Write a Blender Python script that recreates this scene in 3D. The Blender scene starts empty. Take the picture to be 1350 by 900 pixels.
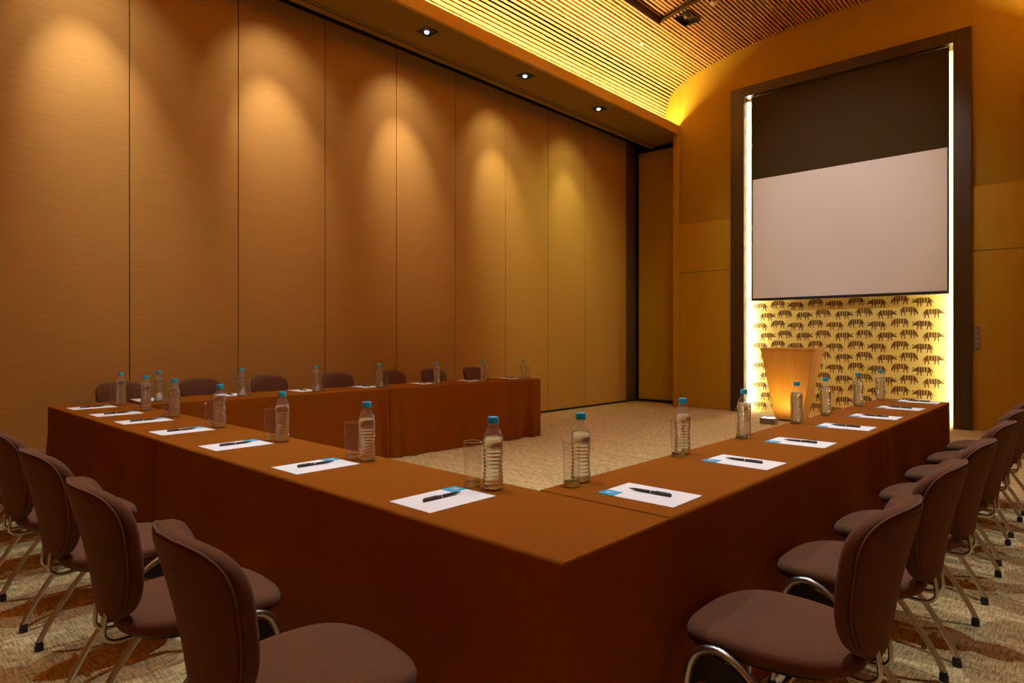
import bpy, bmesh, math, random
from mathutils import Vector, Matrix
R = math.radians
random.seed(7)
sc = bpy.context.scene
COL = sc.collection

# ---------------------------------------------------------------- camera, view, world, lights
cam_d = bpy.data.cameras.new('camera'); cam = bpy.data.objects.new('camera', cam_d); COL.objects.link(cam)
cam.location = (0, 0, 1.30); cam.rotation_euler = (R(90), 0, 0.74832)
cam_d.sensor_width = 36; cam_d.lens = 845.4/1350*36; cam_d.shift_y = -5.9/1350; cam_d.clip_start = .02
sc.camera = cam
sc.view_settings.view_transform = 'Standard'; sc.view_settings.look = 'None'
sc.view_settings.gamma = 1; sc.view_settings.use_curve_mapping = False
sc.view_settings.exposure = 0.0
cy = sc.cycles
cy.use_denoising = True; cy.max_bounces = 10; cy.diffuse_bounces = 5; cy.glossy_bounces = 4
cy.transmission_bounces = 10; cy.transparent_max_bounces = 16
cy.caustics_reflective = False; cy.caustics_refractive = False; cy.sample_clamp_indirect = 4
w = bpy.data.worlds.new('world'); sc.world = w; w.use_nodes = True
w.node_tree.nodes['Background'].inputs[0].default_value = (.012, .008, .004, 1)
w.node_tree.nodes['Background'].inputs[1].default_value = 1

WALL_X = -7.07; WALL_Y = 10.95; RIGHT_X = .95; BACK_Y = -3.2
SOFFIT_Z = 5.10; FASCIA_X = -5.88; MIDX = -3.11
COVE_COL = (1, .74, .34); COVE_W = 620
WASH = [  # y, colour, power of the wall washers in the left soffit
    (-2.2, (1, .92, .90), 70), (-.4, (1, .92, .90), 110), (1.45, (1, .92, .92), 215), (3.29, (1, .88, .84), 205),
    (5.13, (1, .88, .80), 195), (6.97, (1, .92, .66), 170), (8.81, (1, .98, .50), 95)]
DOWN = [  # x, y, power of the downlights in the slatted ceiling
    (-1.35, 2.1, 350), (-3.4, 2.0, 310), (-5.1, 2.1, 310), (-1.35, 4.4, 350), (-3.8, 4.6, 80), (-5.6, 4.4, 260),
    (-1.45, 6.6, 320), (-5.6, 6.8, 220), (-3.6, 8.4, 260)]
DOWN_COL = (.98, 1.16, 1.24)

# ---------------------------------------------------------------- helpers
class MB:
    def __init__(s): s.v = []; s.f = []; s.m = []; s.k = 0
    def add(s, vs, fs):
        b = len(s.v); s.v += [tuple(p) for p in vs]
        for f in fs: s.f.append([i+b for i in f]); s.m.append(s.k)
        return s
    def box(s, x0, x1, y0, y1, z0, z1):
        vs = [(x, y, z) for z in (z0, z1) for y in (y0, y1) for x in (x0, x1)]
        return s.add(vs, [(0,2,3,1),(4,5,7,6),(0,1,5,4),(2,6,7,3),(0,4,6,2),(1,3,7,5)])
    def loft(s, rings, cap0=True, cap1=True, closed=True):
        n = len(rings[0]); vs = [p for r in rings for p in r]; fs = []
        for i in range(len(rings)-1):
            for j in range(n if closed else n-1):
                k = (j+1) % n
                fs.append((i*n+j, i*n+k, (i+1)*n+k, (i+1)*n+j))
        if cap0: fs.append(tuple(range(n))[::-1])
        if cap1: fs.append(tuple((len(rings)-1)*n+j for j in range(n)))
        return s.add(vs, fs)
    def lathe(s, prof, n=24, cx=0, cy=0, cap0=True, cap1=True, fn=None):
        rings = []
        for r, z in prof:
            ring = []
            for j in range(n):
                a = 2*math.pi*j/n; rr = r if fn is None else fn(r, z, a)
                ring.append((cx+rr*math.cos(a), cy+rr*math.sin(a), z))
            rings.append(ring)
        return s.loft(rings, cap0, cap1)
    def tube(s, pts, r, n=8, closed=False, caps=True):
        pts = [Vector(p) for p in pts]; N = len(pts); rings = []; prev = None
        for i, p in enumerate(pts):
            if closed: t = pts[(i+1) % N]-pts[i-1]
            else: t = pts[min(i+1, N-1)]-pts[max(i-1, 0)]
            t.normalize()
            if prev is None:
                a = Vector((0, 0, 1)) if abs(t.z) < .9 else Vector((1, 0, 0)); u = t.cross(a).normalized()
            else:
                u = (prev-t*prev.dot(t)).normalized()
            prev = u; q = t.cross(u)
            rings.append([p+(u*math.cos(2*math.pi*j/n)+q*math.sin(2*math.pi*j/n))*r for j in range(n)])
        if closed: rings.append(rings[0])
        return s.loft(rings, caps and not closed, caps and not closed)
    def build(s, name, mat, parent=None, smooth=False, bevel=0, auto=False):
        me = bpy.data.meshes.new(name); me.from_pydata(s.v, [], s.f)
        mats = mat if isinstance(mat, (list, tuple)) else [mat]
        for m in mats: me.materials.append(m)
        me.polygons.foreach_set('material_index', s.m)
        bm = bmesh.new(); bm.from_mesh(me); bmesh.ops.recalc_face_normals(bm, faces=bm.faces); bm.to_mesh(me); bm.free()
        if smooth: me.polygons.foreach_set('use_smooth', [True]*len(me.polygons))
        if auto: me.set_sharp_from_angle(angle=R(35))
        me.update()
        o = bpy.data.objects.new(name, me); COL.objects.link(o)
        if parent: o.parent = parent
        if bevel:
            b = o.modifiers.new('bevel', 'BEVEL'); b.width = bevel; b.segments = 2; b.limit_method = 'ANGLE'
        return o

def spline(pts, n=6):
    P = [Vector(p) for p in pts]; out = []
    for i in range(len(P)-1):
        p0 = P[max(i-1, 0)]; p1 = P[i]; p2 = P[i+1]; p3 = P[min(i+2, len(P)-1)]
        for k in range(n):
            t = k/n
            out.append(.5*((2*p1)+(-p0+p2)*t+(2*p0-5*p1+4*p2-p3)*t*t+(-p0+3*p1-3*p2+p3)*t**3))
    out.append(P[-1]); return out

def empty(name, loc=(0, 0, 0), rz=0, parent=None):
    o = bpy.data.objects.new(name, None); COL.objects.link(o); o.empty_display_size = .1
    o.location = loc; o.rotation_euler = (0, 0, rz); o.parent = parent
    return o
def tag(o, label=None, cat=None, group=None, kind=None):
    if label: o['label'] = label
    if cat: o['category'] = cat
    if group: o['group'] = group
    if kind: o['kind'] = kind
    return o
def copy_tree(o, parent=None):
    c = o.copy(); COL.objects.link(c); c.parent = parent
    for ch in [x for x in o.children]: copy_tree(ch, c)
    return c
def struct(o, label=None): o['kind'] = 'structure'; return o

# ---------------------------------------------------------------- materials
def mat(name, col, rough=.6, metal=0, spec=.5, **kw):
    m = bpy.data.materials.new(name); m.use_nodes = True; b = m.node_tree.nodes['Principled BSDF']
    b.inputs['Base Color'].default_value = (*col, 1); b.inputs['Roughness'].default_value = rough
    b.inputs['Metallic'].default_value = metal; b.inputs['Specular IOR Level'].default_value = spec
    for k, v in kw.items(): b.inputs[k].default_value = v
    return m
def nd(m, t, **kw):
    n = m.node_tree.nodes.new(t)
    for k, v in kw.items():
        if hasattr(n, k): setattr(n, k, v)
        else: n.inputs[k].default_value = v
    return n
def lk(m, a, b): m.node_tree.links.new(a, b)
def textured(name, c1, c2, scale, rough=.8, spec=.3, detail=4, nscale=1.0, bump=0, coord='Object', lo=.3, hi=.7, **kw):
    m = mat(name, c1, rough, 0, spec, **kw); b = m.node_tree.nodes['Principled BSDF']
    tc = nd(m, 'ShaderNodeTexCoord'); mp = nd(m, 'ShaderNodeMapping'); mp.inputs['Scale'].default_value = scale
    no = nd(m, 'ShaderNodeTexNoise'); no.inputs['Scale'].default_value = nscale; no.inputs['Detail'].default_value = detail
    cr = nd(m, 'ShaderNodeValToRGB'); cr.color_ramp.elements[0].position = lo; cr.color_ramp.elements[1].position = hi
    cr.color_ramp.elements[0].color = (*c1, 1); cr.color_ramp.elements[1].color = (*c2, 1)
    lk(m, tc.outputs[coord], mp.inputs[0]); lk(m, mp.outputs[0], no.inputs[0]); lk(m, no.outputs[0], cr.inputs[0]); lk(m, cr.outputs[0], b.inputs['Base Color'])
    if bump:
        bp = nd(m, 'ShaderNodeBump'); bp.inputs['Strength'].default_value = bump; bp.inputs['Distance'].default_value = .003
        lk(m, no.outputs[0], bp.inputs['Height']); lk(m, bp.outputs[0], b.inputs['Normal'])
    return m

M = {}
M['panel'] = textured('partition_fabric', (.41, .215, .048), (.47, .255, .062), (4, 4, 170), rough=.85, spec=.15, bump=.12)
M['panel_dark'] = mat('dark_seal', (.10, .05, .02), .8)
M['black'] = mat('black_gap', (.012, .008, .006), .8)
M['plaster'] = textured('brown_soffit', (.27, .165, .018), (.29, .18, .02), (1, 1, 1), rough=.7, spec=.2)
M['fascia'] = mat('fascia_wood', (.58, .32, .04), .5, spec=.3)
M['wain'] = textured('wainscot_wood', (.44, .27, .014), (.48, .30, .017), (14, 14, 1.2), rough=.5, spec=.25, bump=0)
M['upperwall'] = textured('upper_wall_fabric', (.33, .21, .018), (.36, .23, .02), (30, 30, 30), rough=.9, spec=.1)
M['slat'] = textured('slat_wood', (.50, .27, .08), (.66, .38, .13), (30, 1.5, 30), rough=.5, spec=.3)
M['backing'] = mat('slat_backing', (.10, .045, .012), .9)
M['frame'] = textured('dark_frame_wood', (.045, .025, .008), (.060, .034, .011), (20, 20, 1), rough=.35, spec=.4)
M['drop'] = mat('screen_black_drop', (.045, .030, .010), .8, spec=.2)
M['screen'] = mat('projection_white', (.86, .82, .80), .9, spec=.1)
M['wallpaper'] = textured('gold_wallpaper', (.82, .66, .17), (.88, .72, .21), (1, 1, 1), rough=.5, spec=.35, coord='Object', nscale=6)
M['ink'] = mat('wallpaper_ink', (.17, .085, .02), .6, spec=.2)
M['lectern'] = textured('lectern_wood', (.55, .26, .05), (.66, .33, .08), (10, 10, 1.2), rough=.4, spec=.3)
M['cloth'] = textured('brown_cloth', (.225, .062, .0015), (.25, .068, .002), (60, 60, 60), rough=.85, spec=.08)
M['cloth'].node_tree.nodes['Principled BSDF'].inputs['Sheen Weight'].default_value = .0
M['cloth'].node_tree.nodes['Principled BSDF'].inputs['Sheen Tint'].default_value = (.9, .35, .1, 1)
M['uph'] = textured('plum_brown_upholstery', (.105, .040, .018), (.145, .056, .027), (260, 260, 260), rough=.9, spec=.15, bump=.3)
M['uph'].node_tree.nodes['Principled BSDF'].inputs['Sheen Weight'].default_value = .08
M['piping'] = mat('piping_cord', (.14, .058, .034), .8)
M['metal'] = mat('satin_silver_tube', (.56, .56, .54), .30, metal=1)
M['plastic'] = mat('black_plastic', (.012, .011, .011), .45)
M['paper'] = mat('paper_white', (.85, .80, .80), .8, spec=.2)
M['blue'] = mat('cyan_print', (.005, .33, .58), .6)
M['pen'] = mat('dark_pen', (.03, .018, .014), .3)
M['cap'] = mat('blue_cap', (.01, .40, .66), .4)
M['grey'] = mat('grey_plate', (.22, .18, .12), .4)
M['white'] = mat('white_plastic', (.7, .65, .55), .5)

def emis(name, col, st):
    m = bpy.data.materials.new(name); m.use_nodes = True; b = m.node_tree.nodes['Principled BSDF']
    b.inputs['Base Color'].default_value = (*col, 1); b.inputs['Emission Color'].default_value = (*col, 1); b.inputs['Emission Strength'].default_value = st
    return m
M['led'] = emis('led_tape', (1, .88, .68), 70)
M['bulb'] = emis('lamp_bulb', (1, .93, .82), 9)

# thin-walled clear glass: transparent with a fresnel reflection
def thin(name, tint, ior=1.45, rough=.02, haze=.05):
    m = bpy.data.materials.new(name); m.use_nodes = True; nt = m.node_tree; nt.nodes.clear()
    out = nt.nodes.new('ShaderNodeOutputMaterial'); mx = nt.nodes.new('ShaderNodeMixShader')
    tr = nt.nodes.new('ShaderNodeBsdfTransparent'); tr.inputs[0].default_value = (*tint, 1)
    gl = nt.nodes.new('ShaderNodeBsdfGlossy'); gl.inputs['Roughness'].default_value = rough
    fr = nt.nodes.new('ShaderNodeFresnel'); ge = nt.nodes.new('ShaderNodeNewGeometry'); mr = nt.nodes.new('ShaderNodeMapRange')
    mr.inputs['To Min'].default_value = ior; mr.inputs['To Max'].default_value = 1/ior
    nt.links.new(ge.outputs['Backfacing'], mr.inputs[0]); nt.links.new(mr.outputs[0], fr.inputs[0])
    nt.links.new(fr.outputs[0], mx.inputs[0]); nt.links.new(tr.outputs[0], mx.inputs[1]); nt.links.new(gl.outputs[0], mx.inputs[2])
    df = nt.nodes.new('ShaderNodeBsdfDiffuse'); df.inputs[0].default_value = (.9, .95, 1, 1); m2 = nt.nodes.new('ShaderNodeMixShader'); m2.inputs[0].default_value = haze
    nt.links.new(mx.outputs[0], m2.inputs[1]); nt.links.new(df.outputs[0], m2.inputs[2])
    nt.links.new(m2.outputs[0], out.inputs[0]); return m
M['glass'] = thin('tumbler_glass', (.95, .95, .92), 1.5, .06, .018)
M['bottle'] = thin('bottle_plastic', (.98, .99, .99), 1.6, .12, .055)
def refr(name, ior, tint=(1, 1, 1), mixin=.12):
    m = bpy.data.materials.new(name); m.use_nodes = True; nt = m.node_tree; nt.nodes.clear()
    out = nt.nodes.new('ShaderNodeOutputMaterial'); mx = nt.nodes.new('ShaderNodeMixShader')
    tr = nt.nodes.new('ShaderNodeBsdfTransparent'); gl = nt.nodes.new('ShaderNodeBsdfGlass')
    gl.inputs['IOR'].default_value = ior; gl.inputs['Roughness'].default_value = 0; gl.inputs['Color'].default_value = (*tint, 1)
    mx.inputs[0].default_value = 1-mixin
    nt.links.new(tr.outputs[0], mx.inputs[1]); nt.links.new(gl.outputs[0], mx.inputs[2]); nt.links.new(mx.outputs[0], out.inputs[0]); return m
M['water'] = refr('water', 1.33, (.98, .985, .98))
M['glassbase'] = refr('thick_glass', 1.5, (.90, .93, .84), .15)

# woven carpet
def carpet():
    m = mat('woven_carpet', (.3, .2, .1), .9, spec=.1); b = m.node_tree.nodes['Principled BSDF']
    tc = nd(m, 'ShaderNodeTexCoord'); outs = []
    for sc_, ns in (((14, 150, 1), 1.0), ((150, 14, 1), 1.0), ((1.2, 14, 1), 1.0)):
        mp = nd(m, 'ShaderNodeMapping'); mp.inputs['Scale'].default_value = sc_
        no = nd(m, 'ShaderNodeTexNoise'); no.inputs['Scale'].default_value = ns; no.inputs['Detail'].default_value = 3
        lk(m, tc.outputs['Object'], mp.inputs[0]); lk(m, mp.outputs[0], no.inputs[0]); outs.append(no.outputs[0])
    a = nd(m, 'ShaderNodeMath', operation='ADD'); lk(m, outs[0], a.inputs[0]); lk(m, outs[1], a.inputs[1])
    h = nd(m, 'ShaderNodeMath', operation='MULTIPLY_ADD'); lk(m, outs[2], h.inputs[0]); h.inputs[1].default_value = .22; lk(m, a.outputs[0], h.inputs[2])
    cr = nd(m, 'ShaderNodeValToRGB'); e = cr.color_ramp.elements
    e[0].position = .0; e[0].color = (.16, .105, .04, 1); e[1].position = 1; e[1].color = (.70, .48, .22, 1)
    mr = nd(m, 'ShaderNodeMapRange'); mr.inputs['From Min'].default_value = .84; mr.inputs['From Max'].default_value = 1.28
    lk(m, h.outputs[0], mr.inputs[0]); lk(m, mr.outputs[0], cr.inputs[0]); lk(m, cr.outputs[0], b.inputs['Base Color'])
    bp = nd(m, 'ShaderNodeBump'); bp.inputs['Strength'].default_value = .5; bp.inputs['Distance'].default_value = .004
    lk(m, a.outputs[0], bp.inputs['Height']); lk(m, bp.outputs[0], b.inputs['Normal'])
    return m
M['carpet'] = carpet()

# ---------------------------------------------------------------- lights
def spot(name, loc, aim, power, col, size=60, blend=1, rad=.04, parent=None):
    l = bpy.data.lights.new(name, 'SPOT'); l.energy = power; l.color = col; l.spot_size = R(size); l.spot_blend = blend; l.shadow_soft_size = rad
    o = bpy.data.objects.new(name, l); COL.objects.link(o); o.location = loc
    o.rotation_euler = (Vector(aim)-Vector(loc)).to_track_quat('-Z', 'Y').to_euler(); return o
def area(name, loc, direction, sx, sy, power, col):
    l = bpy.data.lights.new(name, 'AREA'); l.shape = 'RECTANGLE'; l.size = sx; l.size_y = sy; l.energy = power; l.color = col
    o = bpy.data.objects.new(name, l); COL.objects.link(o); o.location = loc
    o.rotation_euler = Vector(direction).to_track_quat('-Z', 'Y').to_euler(); return o

# ---------------------------------------------------------------- room shell
struct(MB().box(WALL_X-.3, RIGHT_X+.2, BACK_Y-.2, 11.6, -.1, 0).build('floor', M['carpet']))
# left wall: folding partition panels hung from a dark track
seams = [BACK_Y, -2.23, -1.15, -.07, 1.0, 2.07, 3.15, 4.23, 5.31, 6.385, 7.46, 8.53, 9.605, 10.98]
part = MB()
part.k = 1; part.box(WALL_X-.12, WALL_X-.02, BACK_Y, 11.36, 0, 5.4)
part.k = 0
for a, b in zip(seams[:-1], seams[1:]): part.box(WALL_X-.06, WALL_X, a+.005, b-.005, .035, 5.215)
part.k = 1; part.box(WALL_X-.05, WALL_X-.015, 10.985, 11.30, .035, 5.215); part.k = 2; part.box(WALL_X-.06, WALL_X+.004, BACK_Y, 11.33, 5.215, 5.4)
struct(part.build('wall_left', [M['panel'], M['panel_dark'], M['black']], bevel=.003))
struct(MB().box(WALL_X-.05, WALL_X+.008, BACK_Y, 11.33, 0, .034).build('shadow_gap_left', M['black']))  # black strip paints the shadow gap and seal under the partition
# recess panel at the far left corner
r = MB(); r.k = 0; r.box(-7.0, -6.0, 11.34, 11.42, .05, 5.02); r.k = 1; r.box(-7.19, -6.0, 11.40, 11.5, 0, 5.4)
struct(r.build('wall_recess', [M['wain'], M['black']], bevel=.004))
struct(MB().box(-7.06, -6.0, 11.31, 11.35, 0, .05).build('baseboard_recess', M['black']))
# screen wall: lower wood panels, fabric above, round the framed niche
NX0, NX1, FX0, FX1 = -4.62, -1.60, -4.86, -1.385
FZ = 5.63
wf = MB()
wf.k = 1
wf.box(FASCIA_X, FX0+.02, WALL_Y+.03, 11.5, 3.40, 6.6); wf.box(FX1-.02, RIGHT_X+.1, WALL_Y+.03, 11.5, 3.40, 6.6); wf.box(FX0+.02, FX1-.02, WALL_Y+.03, 11.5, FZ-.03, 6.6)
wf.box(-6.35, FASCIA_X, WALL_Y+.03, 11.5, 5.24, 6.6)
wf.k = 0
for x0, x1 in ((-6.0, FX0+.02), (FX1-.02, RIGHT_X+.1)):
    a = x0 if x0 > -5.9 else FASCIA_X
    wf.box(a, x1, WALL_Y, 11.5, .0, 2.495); wf.box(a, x1, WALL_Y, 11.5, 2.503, 3.40)
wf.box(-6.0, FASCIA_X, WALL_Y-.02, 11.36, 0, 5.12)
struct(wf.build('wall_front', [M['wain'], M['upperwall']], bevel=.003))
# back and right wall (behind and beside the camera)
struct(MB().box(WALL_X-.1, RIGHT_X+.1, BACK_Y-.15, BACK_Y, 0, 6.6).build('wall_back', M['wain']))
struct(MB().box(RIGHT_X, RIGHT_X+.12, BACK_Y, 11.5, 0, 5.4).build('wall_right', M['panel']))
# soffits with cove trough
def soffit(x_in, x_out, name, slot):
    s = MB(); sg = 1 if x_in > x_out else -1
    def bx(xa, xb, z0, z1): s.box(min(xa, xb), max(xa, xb), BACK_Y, 11.34 if sg > 0 else 10.95, z0, z1)
    s.k = 0
    bx(x_in-sg*.05, x_out, SOFFIT_Z, SOFFIT_Z+.06)
    if slot: bx(x_out+.10, x_out+.004, SOFFIT_Z-.022, SOFFIT_Z); bx(x_out+.16, x_out+.13, SOFFIT_Z-.010, SOFFIT_Z)
    bx(x_out, x_out-sg*.03, SOFFIT_Z+.03, SOFFIT_Z+.30)
    s.k = 1; bx(x_in, x_in-sg*.05, SOFFIT_Z-.002, SOFFIT_Z+.16)
    s.k = 2
    if slot: s.box(WALL_X-.02, x_out-.03, BACK_Y, 11.34, 5.36, 5.40); s.box(x_out-.10, x_out-.06, BACK_Y, 11.34, 5.24, 5.36)
    return struct(s.build(name, [M['plaster'], M['fascia'], M['black']], bevel=.003))
soffit(FASCIA_X, -6.74, 'trim_1', True)
soffit(2*MIDX-FASCIA_X, RIGHT_X, 'trim_2', False)
# slatted vault
half = [(-6.19, 5.16), (-6.19, 5.40), (-6.16, 5.60), (-6.10, 5.79), (-5.99, 5.94), (-5.80, 6.06), (-5.52, 6.16), (-5.1, 6.265), (-4.6, 6.355), (-4.0, 6.43), (-3.4, 6.465), (MIDX, 6.47)]
prof = half+[(2*MIDX-x, z) for x, z in half[-2::-1]]
pp = [Vector((x, 0, z)) for x, z in prof]; pp = spline(pp, 12)
acc = [0]
for a, b in zip(pp[:-1], pp[1:]): acc.append(acc[-1]+(b-a).length)
def at_arc(t):
    for i in range(len(acc)-1):
        if acc[i+1] >= t: break
    k = (t-acc[i])/max(acc[i+1]-acc[i], 1e-6); p = pp[i].lerp(pp[i+1], k); d = (pp[i+1]-pp[i]).normalized()
    return p, d, Vector((-d.z, 0, d.x))   # outward normal (up / away from the room)
RX0, RX1, RY = -5.20, -4.42, 9.02        # raised bay in the slats
LX0, LX1, LY0, LY1 = -4.98, -4.72, 9.08, 9.46  # opening for the lamp
PITCH = .0565; ce = MB(); n_s = int(acc[-1]/PITCH)
def bar(t, wd, y0, y1, d0, d1, lift=0):
    p, d, nrm = at_arc(t); vs = []
    for y in (y0, y1):
        for a, h in ((-wd/2, d0), (wd/2, d0), (wd/2, d1), (-wd/2, d1)):
            q = p+d*a+nrm*h; vs.append((q.x, y, q.z+lift))
    ce.add(vs, [(0,1,2,3),(7,6,5,4),(0,4,5,1),(1,5,6,2),(2,6,7,3),(3,7,4,0)])
for i in range(n_s):
    t = (i+.5)*PITCH; p, _, _ = at_arc(t); inb = RX0 < p.x < RX1
    ce.k = 1
    if inb: bar(t, PITCH*1.02, BACK_Y, RY, .06, .08, .10); bar(t, PITCH*1.02, RY, WALL_Y+.02, .055, .075); bar(t, PITCH*1.02, RY, RY+.015, .01, .17)
    else: bar(t, PITCH*1.02, BACK_Y, WALL_Y+.02, .055, .075)
    ce.k = 0
    y = BACK_Y+random.uniform(0, 2.4)-2.4
    end = RY if inb else WALL_Y+.03
    def seg(a, b, lift=0):
        if LX0 < p.x < LX1 and lift == 0:
            for u0, u1 in ((a, min(b, LY0)), (max(a, LY1), b)):
                if u1-u0 > .02: bar(t, .027, u0, u1, j, .05)
        else: bar(t, .027, a, b, j, .05, lift)
    while y < end:
        y2 = y+random.choice((2.4, 3.0, 3.0, 3.6)); j = random.uniform(-.007, .007)
        a, b = max(y, BACK_Y), min(y2, end)
        if b-a > .03: seg(a+.002, b-.002, .10 if inb else 0)
        y = y2
    if inb:
        j = random.uniform(-.005, .005); seg(RY+.01, WALL_Y+.03)
ce.k = 1
zr = 6.25
ce.box(RX0-.02, RX0, BACK_Y, RY, zr, zr+.12); ce.box(RX1, RX1+.02, BACK_Y, RY, 6.39, 6.51)
ce.box(WALL_X, RIGHT_X+.1, BACK_Y, 11.5, 6.75, 6.85)
struct(ce.build('ceiling', [M['slat'], M['backing']]))
# cove lamps hidden in the troughs behind each fascia
for sx, nm in ((FASCIA_X-.12, 'left_cove_lamp'), (2*MIDX-FASCIA_X+.12, 'right_cove_lamp')):
    la = area(nm, (sx, (BACK_Y+WALL_Y)/2, 5.185), (0, 0, 1), .07, WALL_Y-BACK_Y-.1, COVE_W, COVE_COL)
    la.rotation_euler = (math.pi, .28 if sx < MIDX else -.28, 0)

# ---------------------------------------------------------------- framed niche with screen
nich = empty('screen_niche', ((NX0+NX1)/2, WALL_Y, 0)); tag(nich, 'tall dark wooden frame of a lit alcove on the end wall', 'frame')
ox = -nich.location.x; oy = -nich.location.y
def nb(*a):
    m = MB()
    for b in (a if isinstance(a[0], tuple) else (a,)): m.box(b[0]+ox, b[1]+ox, b[2]+oy, b[3]+oy, b[4], b[5])
    return m
nb((FX0, NX0, 10.88, 11.20, 0, FZ), (NX1, FX1, 10.88, 11.20, 0, FZ), (NX0, NX1, 10.88, 11.20, 5.46, FZ)).build('outer_frame', M['frame'], nich, bevel=.004)
for nm, xa in (('l', NX0+.001), ('r', NX1-.013)):
    nb((xa, xa+.012, 11.08, 11.11, .04, 5.42)).build('led_strip', M['led'], nich)
wp = nb((NX0, NX1, 11.17, 11.20, 0, 5.46)).build('wallpaper', M['wallpaper'], nich)
# grazing animals printed on the wallpaper
def beast(mb, cx, cz, s, flip, kind):
    y = 11.1688+oy
    def poly(pts):
        vs = [((cx+(-p[0] if flip else p[0])*s)+ox, y, cz+p[1]*s) for p in pts]
        mb.add(vs, [tuple(range(len(vs)))])
    poly([(-.42,.08),(-.33,.22),(-.24,.24),(-.22,-.02),(-.30,-.06),(-.40,-.02)])
    poly([(-.20,.24),(-.10,.23),(-.09,-.04),(-.19,-.03)])
    poly([(-.07,.23),(.02,.23),(.03,-.05),(-.06,-.05)])
    poly([(.04,.23),(.13,.25),(.14,-.03),(.05,-.05)])
    if kind == 0:
        poly([(.16,.25),(.24,.22),(.34,.14),(.44,.06),(.50,.00),(.46,-.03),(.36,.00),(.26,-.02),(.16,-.03)])
        poly([(.36,.15),(.42,.20),(.50,.16),(.43,.13)])
    else:
        poly([(.16,.25),(.24,.20),(.32,.08),(.38,-.06),(.40,-.16),(.35,-.17),(.28,-.08),(.22,-.02),(.16,-.03)])
        poly([(.32,.10),(.37,.17),(.36,.08)])
    for lx, sw in ((-.36, -.04), (-.25, .03), (.08, -.03), (.19, .04)):
        poly([(lx-.04,-.01),(lx+.04,-.01),(lx+.03+sw*.5,-.13),(lx+.03+sw,-.24),(lx-.02+sw,-.24),(lx-.02+sw*.5,-.12)])
    poly([(-.42,.12),(-.47,.04),(-.49,-.08),(-.46,-.08),(-.44,.02),(-.40,.08)])
an = MB(); row = 0; z = .12
while z < 5.33:
    x = NX0+.16+(.14 if row % 2 else 0); k = 0
    while x < NX1-.13:
        beast(an, x, z+(.02 if k % 2 else -.02), .28, row % 2 == 0, k % 2); x += .305; k += 1
    z += .172; row += 1
an.build('animal_print', M['ink'], wp)

scr = empty('projection_screen', (-3.095, 10.99, 1.9)); tag(scr, 'large white projection screen with black drop hanging in lit alcove', 'screen')
def sb(x0, x1, y0, y1, z0, z1): return MB().box(x0+3.095, x1+3.095, y0-10.99, y1-10.99, z0-1.9, z1-1.9)
sb(-4.53, -1.66, 10.99, 10.998, 4.02, 5.455).build('black_drop', M['drop'], scr)
sb(-4.505, -1.685, 10.99, 10.998, 1.965, 4.02).build('white_surface', M['screen'], scr)
b = sb(-4.53, -4.505, 10.989, 10.999, 1.93, 4.02); b.box(-1.685+3.095, -1.66+3.095, -.001, .009, .03, 2.12); b.box(-4.53+3.095, -1.66+3.095, -.012, .018, .022, .065)
b.build('black_border', M['plastic'], scr, bevel=.002)
# the slim wall plate
pl = empty('wall_switch', (-1.335, WALL_Y-.001, 1.28)); tag(pl, 'slim grey vertical control plate on wall right of dark frame', 'switch')
MB().box(-.04, .04, -.012, 0, -.165, .165).build('plate', M['grey'], pl, bevel=.003)
b = MB()
for k in range(4): b.box(-.025, .025, -.016, -.011, -.13+k*.068, -.08+k*.068)
b.build('button_panel', mat('plate_buttons', (.30, .25, .18), .4), pl, bevel=.002)

# ---------------------------------------------------------------- lectern
le = empty('lectern', (-3.60, 10.32, 0)); tag(le, 'tapered honey wood lectern, wide at top, in front of gold wallpaper', 'lectern')
def taper(x0b, x1b, y0b, y1b, x0t, x1t, y0t, y1t, z0, z1):
    return [(x0b,y0b,z0),(x1b,y0b,z0),(x1b,y1b,z0),(x0b,y1b,z0),(x0t,y0t,z1),(x1t,y0t,z1),(x1t,y1t,z1),(x0t,y1t,z1)]
BF = [(0,3,2,1),(4,5,6,7),(0,1,5,4),(1,2,6,5),(2,3,7,6),(3,0,4,7)]
MB().add(taper(-.20, .19, -.19, .12, -.41, .40, -.24, .21, .02, 1.10), BF).build('body', M['lectern'], le, bevel=.006)
MB().add(taper(-.415, .405, -.245, .215, -.42, .41, -.25, .22, 1.10, 1.13), BF).build('top', M['lectern'], le, bevel=.003)
MB().box(-.18, .17, -.17, .10, 0, .02).build('plinth', M['plastic'], le)
# small floor uplight in front of the lectern
fl = empty('floor_uplight', (-3.72, 9.66, 0)); tag(fl, 'small grey box lamp on carpet in front of lectern', 'lamp')
MB().box(-.11, .11, -.07, .07, 0, .09).build('housing', M['grey'], fl, bevel=.006)
MB().box(-.08, .08, -.045, .05, .088, .094).build('lens', M['bulb'], fl)
spot('floor_uplight_beam', (-3.72, 9.70, .13), (-3.66, 10.2, .55), 22, (1, .62, .10), 110, 1, .05)

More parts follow.
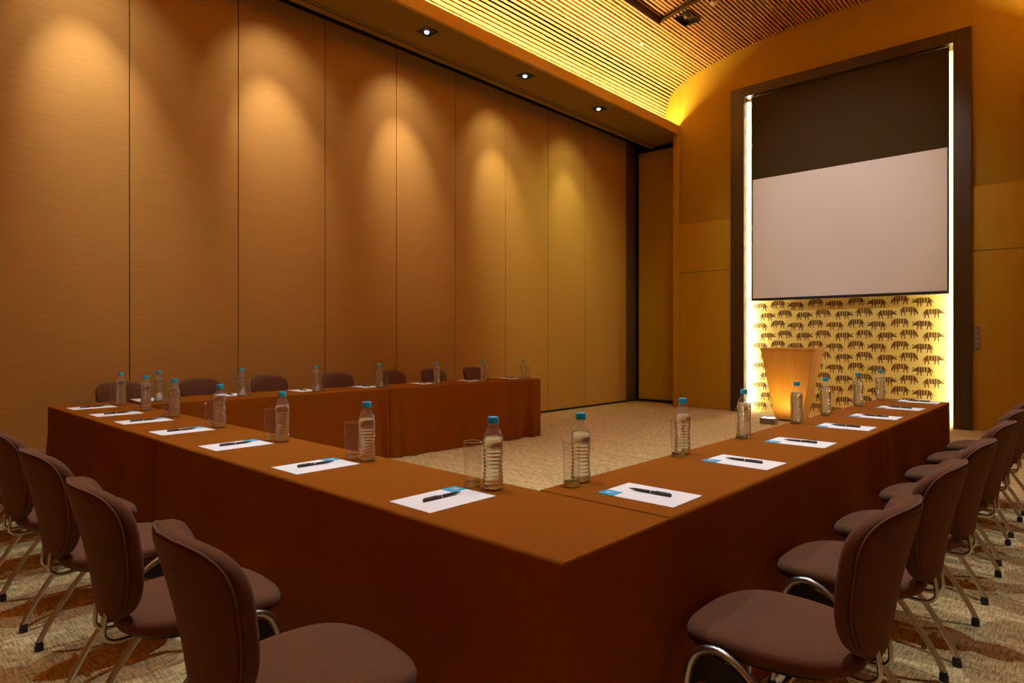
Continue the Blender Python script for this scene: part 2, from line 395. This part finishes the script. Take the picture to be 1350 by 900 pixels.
# ---------------------------------------------------------------- lamps
def downlight(x, y, z, label, group, tilt):
    o = empty('downlight', (x, y, z)); tag(o, label, 'light', group)
    t = MB(); s = .10
    for a in ((-s, s, -s, -s+.012), (-s, s, s-.012, s), (-s, -s+.012, -s+.012, s-.012), (s-.012, s, -s+.012, s-.012)): t.box(a[0], a[1], a[2], a[3], -.008, 0)
    t.build('trim', M['plastic'], o, bevel=.001)
    MB().box(-s+.012, s-.012, -s+.012, s-.012, -.003, 0).build('recess_plate', M['black'], o)
    b = MB(); b.lathe([(.001, -.026), (.014, -.024), (.024, -.016), (.029, -.003)], 20, cx=-.012)
    b.build('bulb', M['bulb'], o, smooth=True)
    return o
for i, (y, c, p) in enumerate(WASH):
    lab = {5.13: 'square black soffit downlight nearest the camera', 6.97: 'middle square black downlight in the soffit', 8.81: 'square black soffit downlight nearest the screen wall'}.get(y)
    if lab: downlight(-6.2, y, SOFFIT_Z, lab, 'downlights in the left soffit', 0)
    spot('wall_washer_beam', (-6.22, y, SOFFIT_Z-.05), (WALL_X+.02, y+.30, 3.45), p, c, 44, 1, .05)
    spot('wall_washer_spill', (-6.22, y, SOFFIT_Z-.05), (WALL_X+.02, y+.30, 4.0), p*.28, c, 84, 1, .05)
spot('side_wall_fill_spot', (-2.9, 7.6, 6.2), (WALL_X, 9.0, 2.3), 520, (.95, 1, .42), 50, 1, .08)  # unseen spot, added to brighten the far end of the partition
for x, y, p in DOWN:
    spot('ceiling_downlight_beam', (x, y, 6.20), (x, y, 0), p, DOWN_COL, 74, .9, .05)
spot('screen_fill_spot', (-3.1, 6.4, 6.2), (-3.1, 11, 3.2), 370, (.90, 1.08, 1.12), 52, 1, .08)  # added fill with no fixture, brightens the projection screen
# dark lamp opening and detectors among the slats
o = empty('recessed_projector_lamp', (-4.85, 9.27, 6.30)); tag(o, 'black square recessed lamp, switched off, in the slatted ceiling', 'light')
b = MB(); b.box(-.135, -.125, -.19, .19, -.02, .10); b.box(.125, .135, -.19, .19, -.0, .10); b.box(-.125, .125, -.19, -.18, -.01, .10); b.box(-.125, .125, .18, .19, -.01, .10); b.box(-.135, .135, -.19, .19, .09, .10)
b.build('housing', M['plastic'], o)
MB().lathe([(.001, .02), (.05, .025), (.06, .09)], 20).build('lamp_head', mat('dim_lens', (.10, .08, .05), .15), o, smooth=True)
for nm, x, y, lab in (('smoke_detector', -4.38, 9.22, 'small round white smoke detector on the slatted ceiling'), ('sprinkler_head', -5.60, 9.18, 'small round sprinkler rosette low on the slatted curve')):
    p = min(pp, key=lambda q: abs(q.x-x) if q.z > 5.9 else 9)
    o = empty(nm, (x, y, p.z-.005)); tag(o, lab, 'detector' if nm[1] == 'm' else 'sprinkler')
    s = 1 if nm[1] == 'm' else .6
    MB().lathe([(.001, -.045*s), (.03*s, -.045*s), (.05*s, -.025*s), (.055*s, 0)], 20).build('rosette', M['white'], o, smooth=True)
    MB().lathe([(.001, -.055*s), (.018*s, -.053*s), (.02*s, -.04*s)], 16).build('sensor', M['white'], o, smooth=True)

# ---------------------------------------------------------------- tablecloths
def cloth(cx, cyy, L, W, rot, label, seed, pleat=(.3, .3), amp=1.0, group='brown table covers'):
    """L along local x, W along local y"""
    rnd = random.Random(seed); H = .75; per = []
    hx, hy, rc = L/2, W/2, .006
    def side(p0, p1, n, tags):
        for k in range(n): per.append((p0[0]+(p1[0]-p0[0])*k/n, p0[1]+(p1[1]-p0[1])*k/n, tags, k/n))
    N = int(L/.015); Nw = int(W/.015)
    c = rc
    side((-hx+c, -hy), (hx-c, -hy), N, 0)
    for k in range(4): a = -math.pi/2+k/4*math.pi/2; per.append((hx-c+c*math.cos(a), -hy+c+c*math.sin(a), 4, k/4))
    side((hx, -hy+c), (hx, hy-c), Nw, 1)
    for k in range(4): a = k/4*math.pi/2; per.append((hx-c+c*math.cos(a), hy-c+c*math.sin(a), 4, k/4))
    side((hx-c, hy), (-hx+c, hy), N, 2)
    for k in range(4): a = math.pi/2+k/4*math.pi/2; per.append((-hx+c+c*math.cos(a), hy-c+c*math.sin(a), 4, k/4))
    side((-hx, hy-c), (-hx, -hy+c), Nw, 3)
    for k in range(4): a = math.pi+k/4*math.pi/2; per.append((-hx+c+c*math.cos(a), -hy+c+c*math.sin(a), 4, k/4))
    ph = [rnd.uniform(0, 6.28) for _ in range(8)]
    def disp(x, y, sd, t, d):   # d: 0 at the top, 1 at the floor
        if sd == 2 and L > 2.7 and x > hx-.58: return 0
        if sd == 4: return .002*d
        if sd in (1, 3): return .0
        e0 = (hx+x); e1 = (hx-x)      # distances from the ends
        g = .22+1.3*math.exp(-(e0/pleat[0])**2)+1.3*math.exp(-(e1/pleat[1])**2)
        u = x+.05*math.sin(2.3*x+ph[0])+(1-d)*.10*math.sin(1.3*x+ph[5])
        f = .55*math.sin(u*27+ph[1])+.45*math.sin(u*16+ph[2])+.30*math.sin(u*43+ph[3])+.6*math.sin(u*5+ph[4])
        return d**.8*(.018+.019*amp*g*f)*min(1, min(e0, e1)/.05)
    rings = []
    def nrm(x, y):
        nx = 0 if abs(x) <= hx-c else (x-math.copysign(hx-c, x))/c
        ny = 0 if abs(y) <= hy-c else (y-math.copysign(hy-c, y))/c
        l = math.hypot(nx, ny) or 1; return nx/l, ny/l
    # top edge roll
    levels = [(-.012, H, 0)]
    levels = []
    for k in range(5):
        a = k/4*math.pi/2; levels.append((-.012+.012*math.sin(a), H-.012+.012*math.cos(a), 0))
    nz = 22
    for k in range(1, nz+1): levels.append((0, (H-.012)*(1-k/nz)+.004*(k/nz), k/nz))
    for off, z, d in levels:
        ring = []
        for x, y, sd, t in per:
            nx, ny = nrm(x, y); q = off+(disp(x, y, sd, t, d) if d else 0)
            ring.append((x+nx*(q if abs(y) < hy-.001 and off == 0 else q*.3), y+ny*q, z))
        rings.append(ring)
    mb = MB(); mb.loft(rings, cap0=True, cap1=False)
    o = mb.build('tablecloth', M['cloth'], smooth=True, auto=False)
    o.location = (cx, cyy, 0); o.rotation_euler = (0, 0, rot)
    # keep the top flat-shaded
    for p in o.data.polygons:
        if len(p.vertices) > 4: p.use_smooth = False
    tag(o, label, 'tablecloth', group); return o
cloth(-2.365, 1.495, 2.79, .53, 0, 'brown cloth on the near corner table, its corner nearest the camera', 1, (.12, .12), .45)
cloth(-4.985, 1.495, 2.44, .53, 0, 'brown cloth on the left half of the front table row', 2, (.25, .45), 2.4)
cloth(-1.24, 2.995, 2.465, .53, R(90), 'brown cloth on the nearer table of the right-hand row', 3, (.15, .25), .6)
cloth(-1.24, 5.362, 2.24, .53, R(90), 'brown cloth on the right-hand table nearest the screen wall', 4, (.7, .7), .9)
SK = .07; sk = math.atan(SK)
def left_in(y): return -5.80+SK*(y-1.8)
def left_tbl(y0, y1, *a):
    ym = (y0+y1)/2; cloth(left_in(ym)-.265/math.cos(sk), ym, (y1-y0)/math.cos(sk), .53, R(90)-sk, *a)
left_tbl(1.83, 4.165, 'brown cloth on the nearer table of the row along the partition', 5, (.3, .3), 1.5)
left_tbl(4.175, 6.47, 'brown cloth on the partition-side table nearest the screen wall', 6, (.3, .55), 2.0)

# ---------------------------------------------------------------- place-setting models
TZ = .7505
def make_bottle():
    o = empty('water_bottle')
    rib = lambda z: .0012*math.sin(z*2*math.pi/.0135)
    pr = [(.020, .004), (.028, .0), (.0345, .004), (.0365, .012)]
    z = .018
    while z < .150:
        waist = -.0025*math.exp(-((z-.085)/.03)**2)
        pr.append((.0365+rib(z)+waist, z)); z += .0027
    pr += [(.037, .155), (.0372, .165), (.0360, .180), (.0320, .197), (.0250, .213), (.0180, .224), (.0145, .230), (.0145, .238)]
    def petal(r, z, a):
        return r*(1-.10*max(0, (.014-z)/.014)*(.5+.5*math.cos(5*a)))+.0005*math.sin(7*a)
    MB().lathe(pr, 30, fn=petal, cap1=False).build('bottle_body', M['bottle'], o, smooth=True)
    wl = .190
    pw = [(.018, .0065), (.026, .0030), (.0330, .0065)]+[(max(r-.0012, .005), z) for r, z in pr[3:] if z < wl]+[(.0325, wl), (.030, wl+.0002)]
    MB().lathe(pw, 30, fn=petal).build('water', M['water'], o, smooth=True)
    c = MB(); c.lathe([(.0175, .236), (.0195, .237), (.0195, .256), (.0180, .2605), (.008, .261)], 30, fn=lambda r, z, a: r+(.0004*math.cos(15*a) if r > .019 else 0))
    c.build('bottle_cap', M['cap'], o, smooth=True, auto=True)
    MB().lathe([(.0150, .2305), (.0180, .2310), (.0180, .2335), (.0150, .234)], 24, cap0=False, cap1=False).build('neck_ring', M['bottle'], o, smooth=True)
    return o
def make_tumbler():
    o = empty('glass_tumbler')
    MB().lathe([(.0295, .016), (.0305, .05), (.0322, .11), (.0335, .165)], 30, cap0=False, cap1=False).build('glass_wall', M['glass'], o, smooth=True)
    MB().lathe([(.026, .0), (.0292, .002), (.0296, .010), (.0292, .018), (.022, .0200)], 30).build('glass_base', M['glassbase'], o, smooth=True, auto=True)
    r = []
    for k in range(33): a = 2*math.pi*k/32; r.append((.0335*math.cos(a), .0335*math.sin(a), .165))
    MB().tube(r[:-1], .0011, 6, closed=True).build('rim', M['glassbase'], o, smooth=True)
    return o
def make_paper():   # long side along +y; blue patch at the far left corner
    o = empty('notepaper')
    MB().box(-.105, .105, -.1475, .1475, 0, .0014).build('sheet', M['paper'], o)
    t = MB().box(-.105, -.040, .080, .1475, .0014, .0020).build('printed_corner', M['blue'], o); t['label'] = 'cyan printed corner'
    m = MB()
    m.add([(-.083, .122, .0022), (-.070, .130, .0022), (-.058, .126, .0022), (-.070, .119, .0022)], [(0, 1, 2, 3)])
    m.add([(-.085, .108, .0022), (-.060, .108, .0022), (-.060, .111, .0022), (-.085, .111, .0022)], [(0, 1, 2, 3)])
    k = m.build('white_mark', M['paper'], t)
    return o
def make_pen():
    o = empty('ballpoint_pen')
    def yl(prof):
        m = MB(); n = 12
        m.loft([[(r*math.cos(2*math.pi*j/n), y, .0052+r*math.sin(2*math.pi*j/n)) for j in range(n)] for r, y in prof]); return m
    yl([(.0012, -.078), (.0022, -.070), (.0044, -.052), (.0050, -.020), (.0050, -.002)]).build('barrel', M['pen'], o, smooth=True)
    yl([(.0050, .003), (.0052, .030), (.0050, .066), (.0040, .070)]).build('cap', M['pen'], o, smooth=True)
    k = yl([(.0054, -.002), (.0054, .003)]).build('centre_ring', M['metal'], o, smooth=True); k['label'] = 'silver centre ring'
    MB().box(-.0012, .0012, .018, .068, .0098, .0115).build('clip', M['pen'], o)
    o.scale = (1.12, 1.12, 1.12)
    return o
protos = {}
def place(kind, maker, loc, rz, label, cat, group):
    if kind not in protos: o = protos[kind] = maker()
    else: o = copy_tree(protos[kind])
    o.location = loc; o.rotation_euler = (0, 0, rz); tag(o, label, cat, group); return o

# ---------------------------------------------------------------- chair
def make_chair():
    o = empty('conference_chair')
    # seat: lofted cushion
    def outline(s, z, drop=0):
        ring = []; n = 48
        for k in range(n):
            a = 2*math.pi*k/n; ca, sa = math.cos(a), math.sin(a)
            e = 2/3.4 if sa > 0 else 2/3.0
            x = math.copysign(abs(ca)**e, ca); y = math.copysign(abs(sa)**e, sa)
            wx = .228*(1+.02*y) if y > 0 else .228*(1+.14*y)
            yy = y*.235+.015*(1-x*x)*(1 if y > 0 else 0)
            ring.append((x*wx*s, (yy)*s+.0, z-(.020*max(0, y)**3)*1 + drop))
        return ring
    layers = [(.80, .412), (.93, .413), (.985, .420), (1.0, .432), (1.0, .444), (.985, .455), (.94, .463), (.80, .468), (.5, .469), (.2, .468)]
    MB().loft([outline(s, z) for s, z in layers]).build('seat', M['uph'], o, smooth=True)
    MB().loft([outline(.86, .398), outline(.90, .413)]).build('seat_pan', M['plastic'], o, smooth=True, auto=True)
    # backrest
    zc, hh = .660, .210
    def bp(a, b, dep):
        # a: -1..1 across, b: -1..1 up, dep: forward depth
        wx = .190+.036*b-.008*b*b
        x = a*wx; z = zc+hh*b
        y = -.290-.044*b+.075*(a*a)*(.75+.25*b)-.012*b*b+dep
        z -= .012*a*a*max(0, b)
        return (x, y, z)
    def oring(s, dep):
        r = []; n = 64
        for k in range(n):
            t = 2*math.pi*k/n; ca, sa = math.cos(t), math.sin(t); e = 2/4.6 if sa > 0 else 2/2.9
            a = math.copysign(abs(ca)**e, ca)*s; b = math.copysign(abs(sa)**e, sa)
            sb_ = 1-(1-s)*.9
            r.append(bp(a, b*sb_, dep))
        return r
    MB().loft([oring(.985, .0), oring(1.005, .010), oring(1.0, .028), oring(.965, .042), oring(.90, .050), oring(.75, .054), oring(.5, .055), oring(.25, .055), oring(.05, .055)]).build('backrest', M['uph'], o, smooth=True)
    MB().loft([oring(.05, -.016), oring(.3, -.016), oring(.6, -.016), oring(.85, -.015), oring(.96, -.010), oring(1.0, -.001)]).build('back_shell', M['uph'], o, smooth=True)
    MB().tube(oring(1.004, -.004), .0028, 6, closed=True).build('piping', M['piping'], o, smooth=True)
    # side frames: bent tube, front leg, arch and rear leg
    for sx in (-1, 1):
        P = [(.245, -.255, .022), (.243, -.225, .085), (.240, -.165, .185), (.238, -.080, .300), (.236, -.010, .372), (.235, .045, .412), (.235, .100, .428), (.235, .150, .408), (.237, .178, .355), (.240, .192, .240), (.243, .205, .120), (.245, .215, .022)]
        P = [(sx*x, y, z) for x, y, z in P]
        f = MB().tube(spline(P, 5), .0115, 10).build('side_frame', M['metal'], o, smooth=True)
        for q in (P[0], P[-1]):
            MB().lathe([(.016, .0), (.0165, .020), (.013, .036)], 14, cx=q[0], cy=q[1]+(.006 if q is P[0] else 0)*1).build('rubber_foot', M['plastic'], f, smooth=True, auto=True)
        g = MB(); pts = [(-.005, .358), (.050, .395), (.100, .412), (.143, .395), (.166, .350), (.172, .300), (.140, .330), (.060, .335)]
        g.loft([[(sx*.2310, y, z) for y, z in pts], [(sx*.2390, y, z) for y, z in pts]]).build('gusset', M['plastic'], f)
    for y, z in ((.07, .394), (-.075, .388)):
        MB().tube([(-.236, y, z-.012 if y < 0 else z), (0, y, z), (.236, y, z-.012 if y < 0 else z)], .009, 8).build('cross_bar', M['metal'], o, smooth=True)
    for sx in (-1, 1):
        P = [(sx*.06, -.12, .400), (sx*.06, -.195, .392), (sx*.06, -.240, .391), (sx*.06, -.266, .408), (sx*.06, -.270, .435), (sx*.06, -.262, .490)]
        MB().tube(spline(P, 5), .007, 8).build('back_bracket', M['metal'], o, smooth=True)
    return o

ORD = ['nearest', 'second', 'third', 'fourth', 'fifth', 'sixth', 'farthest']
def nth(i, what): return (f'{ORD[i]} to the near table corner' if i == 0 else f'{ORD[i]} from the near table corner' if i < 6 else 'farthest from the near table corner')+what
ROWN = {'F': ', on the front tables', 'R': ', on the right-hand tables', 'L': ''}
def lab(row, i, head):
    if row == 'L':
        s = ['nearest the front tables', 'second from the front tables', 'third from the front tables', 'fourth, middle of its row', 'third from the screen-wall end', 'second from the screen-wall end', 'nearest the screen wall']
        return f'{head}, {s[i]}, on the partition-side tables'
    return f'{head}, {nth(i, ROWN[row])}'
GR = {'F': 'on the front tables', 'R': 'on the right-hand tables', 'L': 'on the tables along the partition'}
jit = random.Random(3)
def setting(row, i, bot, tum, pap, rz, penpos):
    place('bottle', make_bottle, (*bot, TZ), jit.uniform(0, 6), lab(row, i, 'clear water bottle with blue cap'), 'bottle', 'water bottles '+GR[row])
    place('tumbler', make_tumbler, (*tum, TZ), 0, lab(row, i, 'empty clear glass tumbler'), 'glass', 'glass tumblers '+GR[row])
    a = rz+jit.uniform(-.03, .03)
    place('paper', make_paper, (*pap, TZ), a, lab(row, i, 'white notepaper with cyan corner'), 'paper', 'sheets of notepaper '+GR[row])
    px = pap[0]+penpos*math.cos(a); py = pap[1]+penpos*math.sin(a)
    place('pen', make_pen, (px, py, TZ+.0016), a+math.pi+jit.uniform(-.06, .06), lab(row, i, 'dark pen lying on notepaper'), 'pen', 'pens '+GR[row])
fx = [-1.63, -2.42, -3.19, -3.97, -4.71, -5.28, -5.87]
fp = [-1.652, -2.475, -3.25, -3.97, -4.62, -5.19, -5.80]
for i in range(7):
    setting('F', i, (fx[i], 1.655), (fx[i]-.083, 1.632), (fp[i], 1.437), 0, -.01)
ry = [1.97, 2.77, 3.47, 4.29, 4.87, 5.68, 6.37]; rp = [1.967, 2.76, 3.47, 4.26, 4.94, 5.66, 6.33]
for i in range(7):
    setting('R', i, (-1.472, ry[i]), (-1.448, ry[i]-.088), (-1.172, rp[i]), R(90), .01)
ly = [1.95, 2.64, 3.37, 4.10, 4.86, 5.57, 6.26]
for i in range(7):
    xi = left_in(ly[i]); setting('L', i, (xi-.12, ly[i]), (xi-.13, ly[i]+.088), (xi-.37, ly[i]), R(-90)-sk, 0)
# chairs
def chair(row, i, x, y, rz):
    place('chair', make_chair, (x, y, 0), rz, lab(row, i, 'plum-brown chair with silver legs').replace(', on the', ', beside the'), 'chair', 'chairs '+GR[row].replace('on', 'beside', 1))
fcx = [-1.50, -2.215, -3.00, -3.745, -4.48, -5.18, -5.86]
for i, x in enumerate(fcx): chair('F', i, x, .85+jit.uniform(-.01, .01), jit.uniform(-.02, .02)-(.08 if i < 2 else 0))
rcy = [1.93, 2.64, 3.30, 4.10, 4.80, 5.50, 6.20]
for i, y in enumerate(rcy): chair('R', i, -.695+jit.uniform(-.01, .01), y, R(90)+jit.uniform(-.02, .02))
lcy = [1.93, 2.64, 3.36, 4.18, 4.93, 5.58, 6.28]
for i, y in enumerate(lcy): chair('L', i, left_in(y)-.53-.29, y, R(-90)+jit.uniform(-.02, .02))
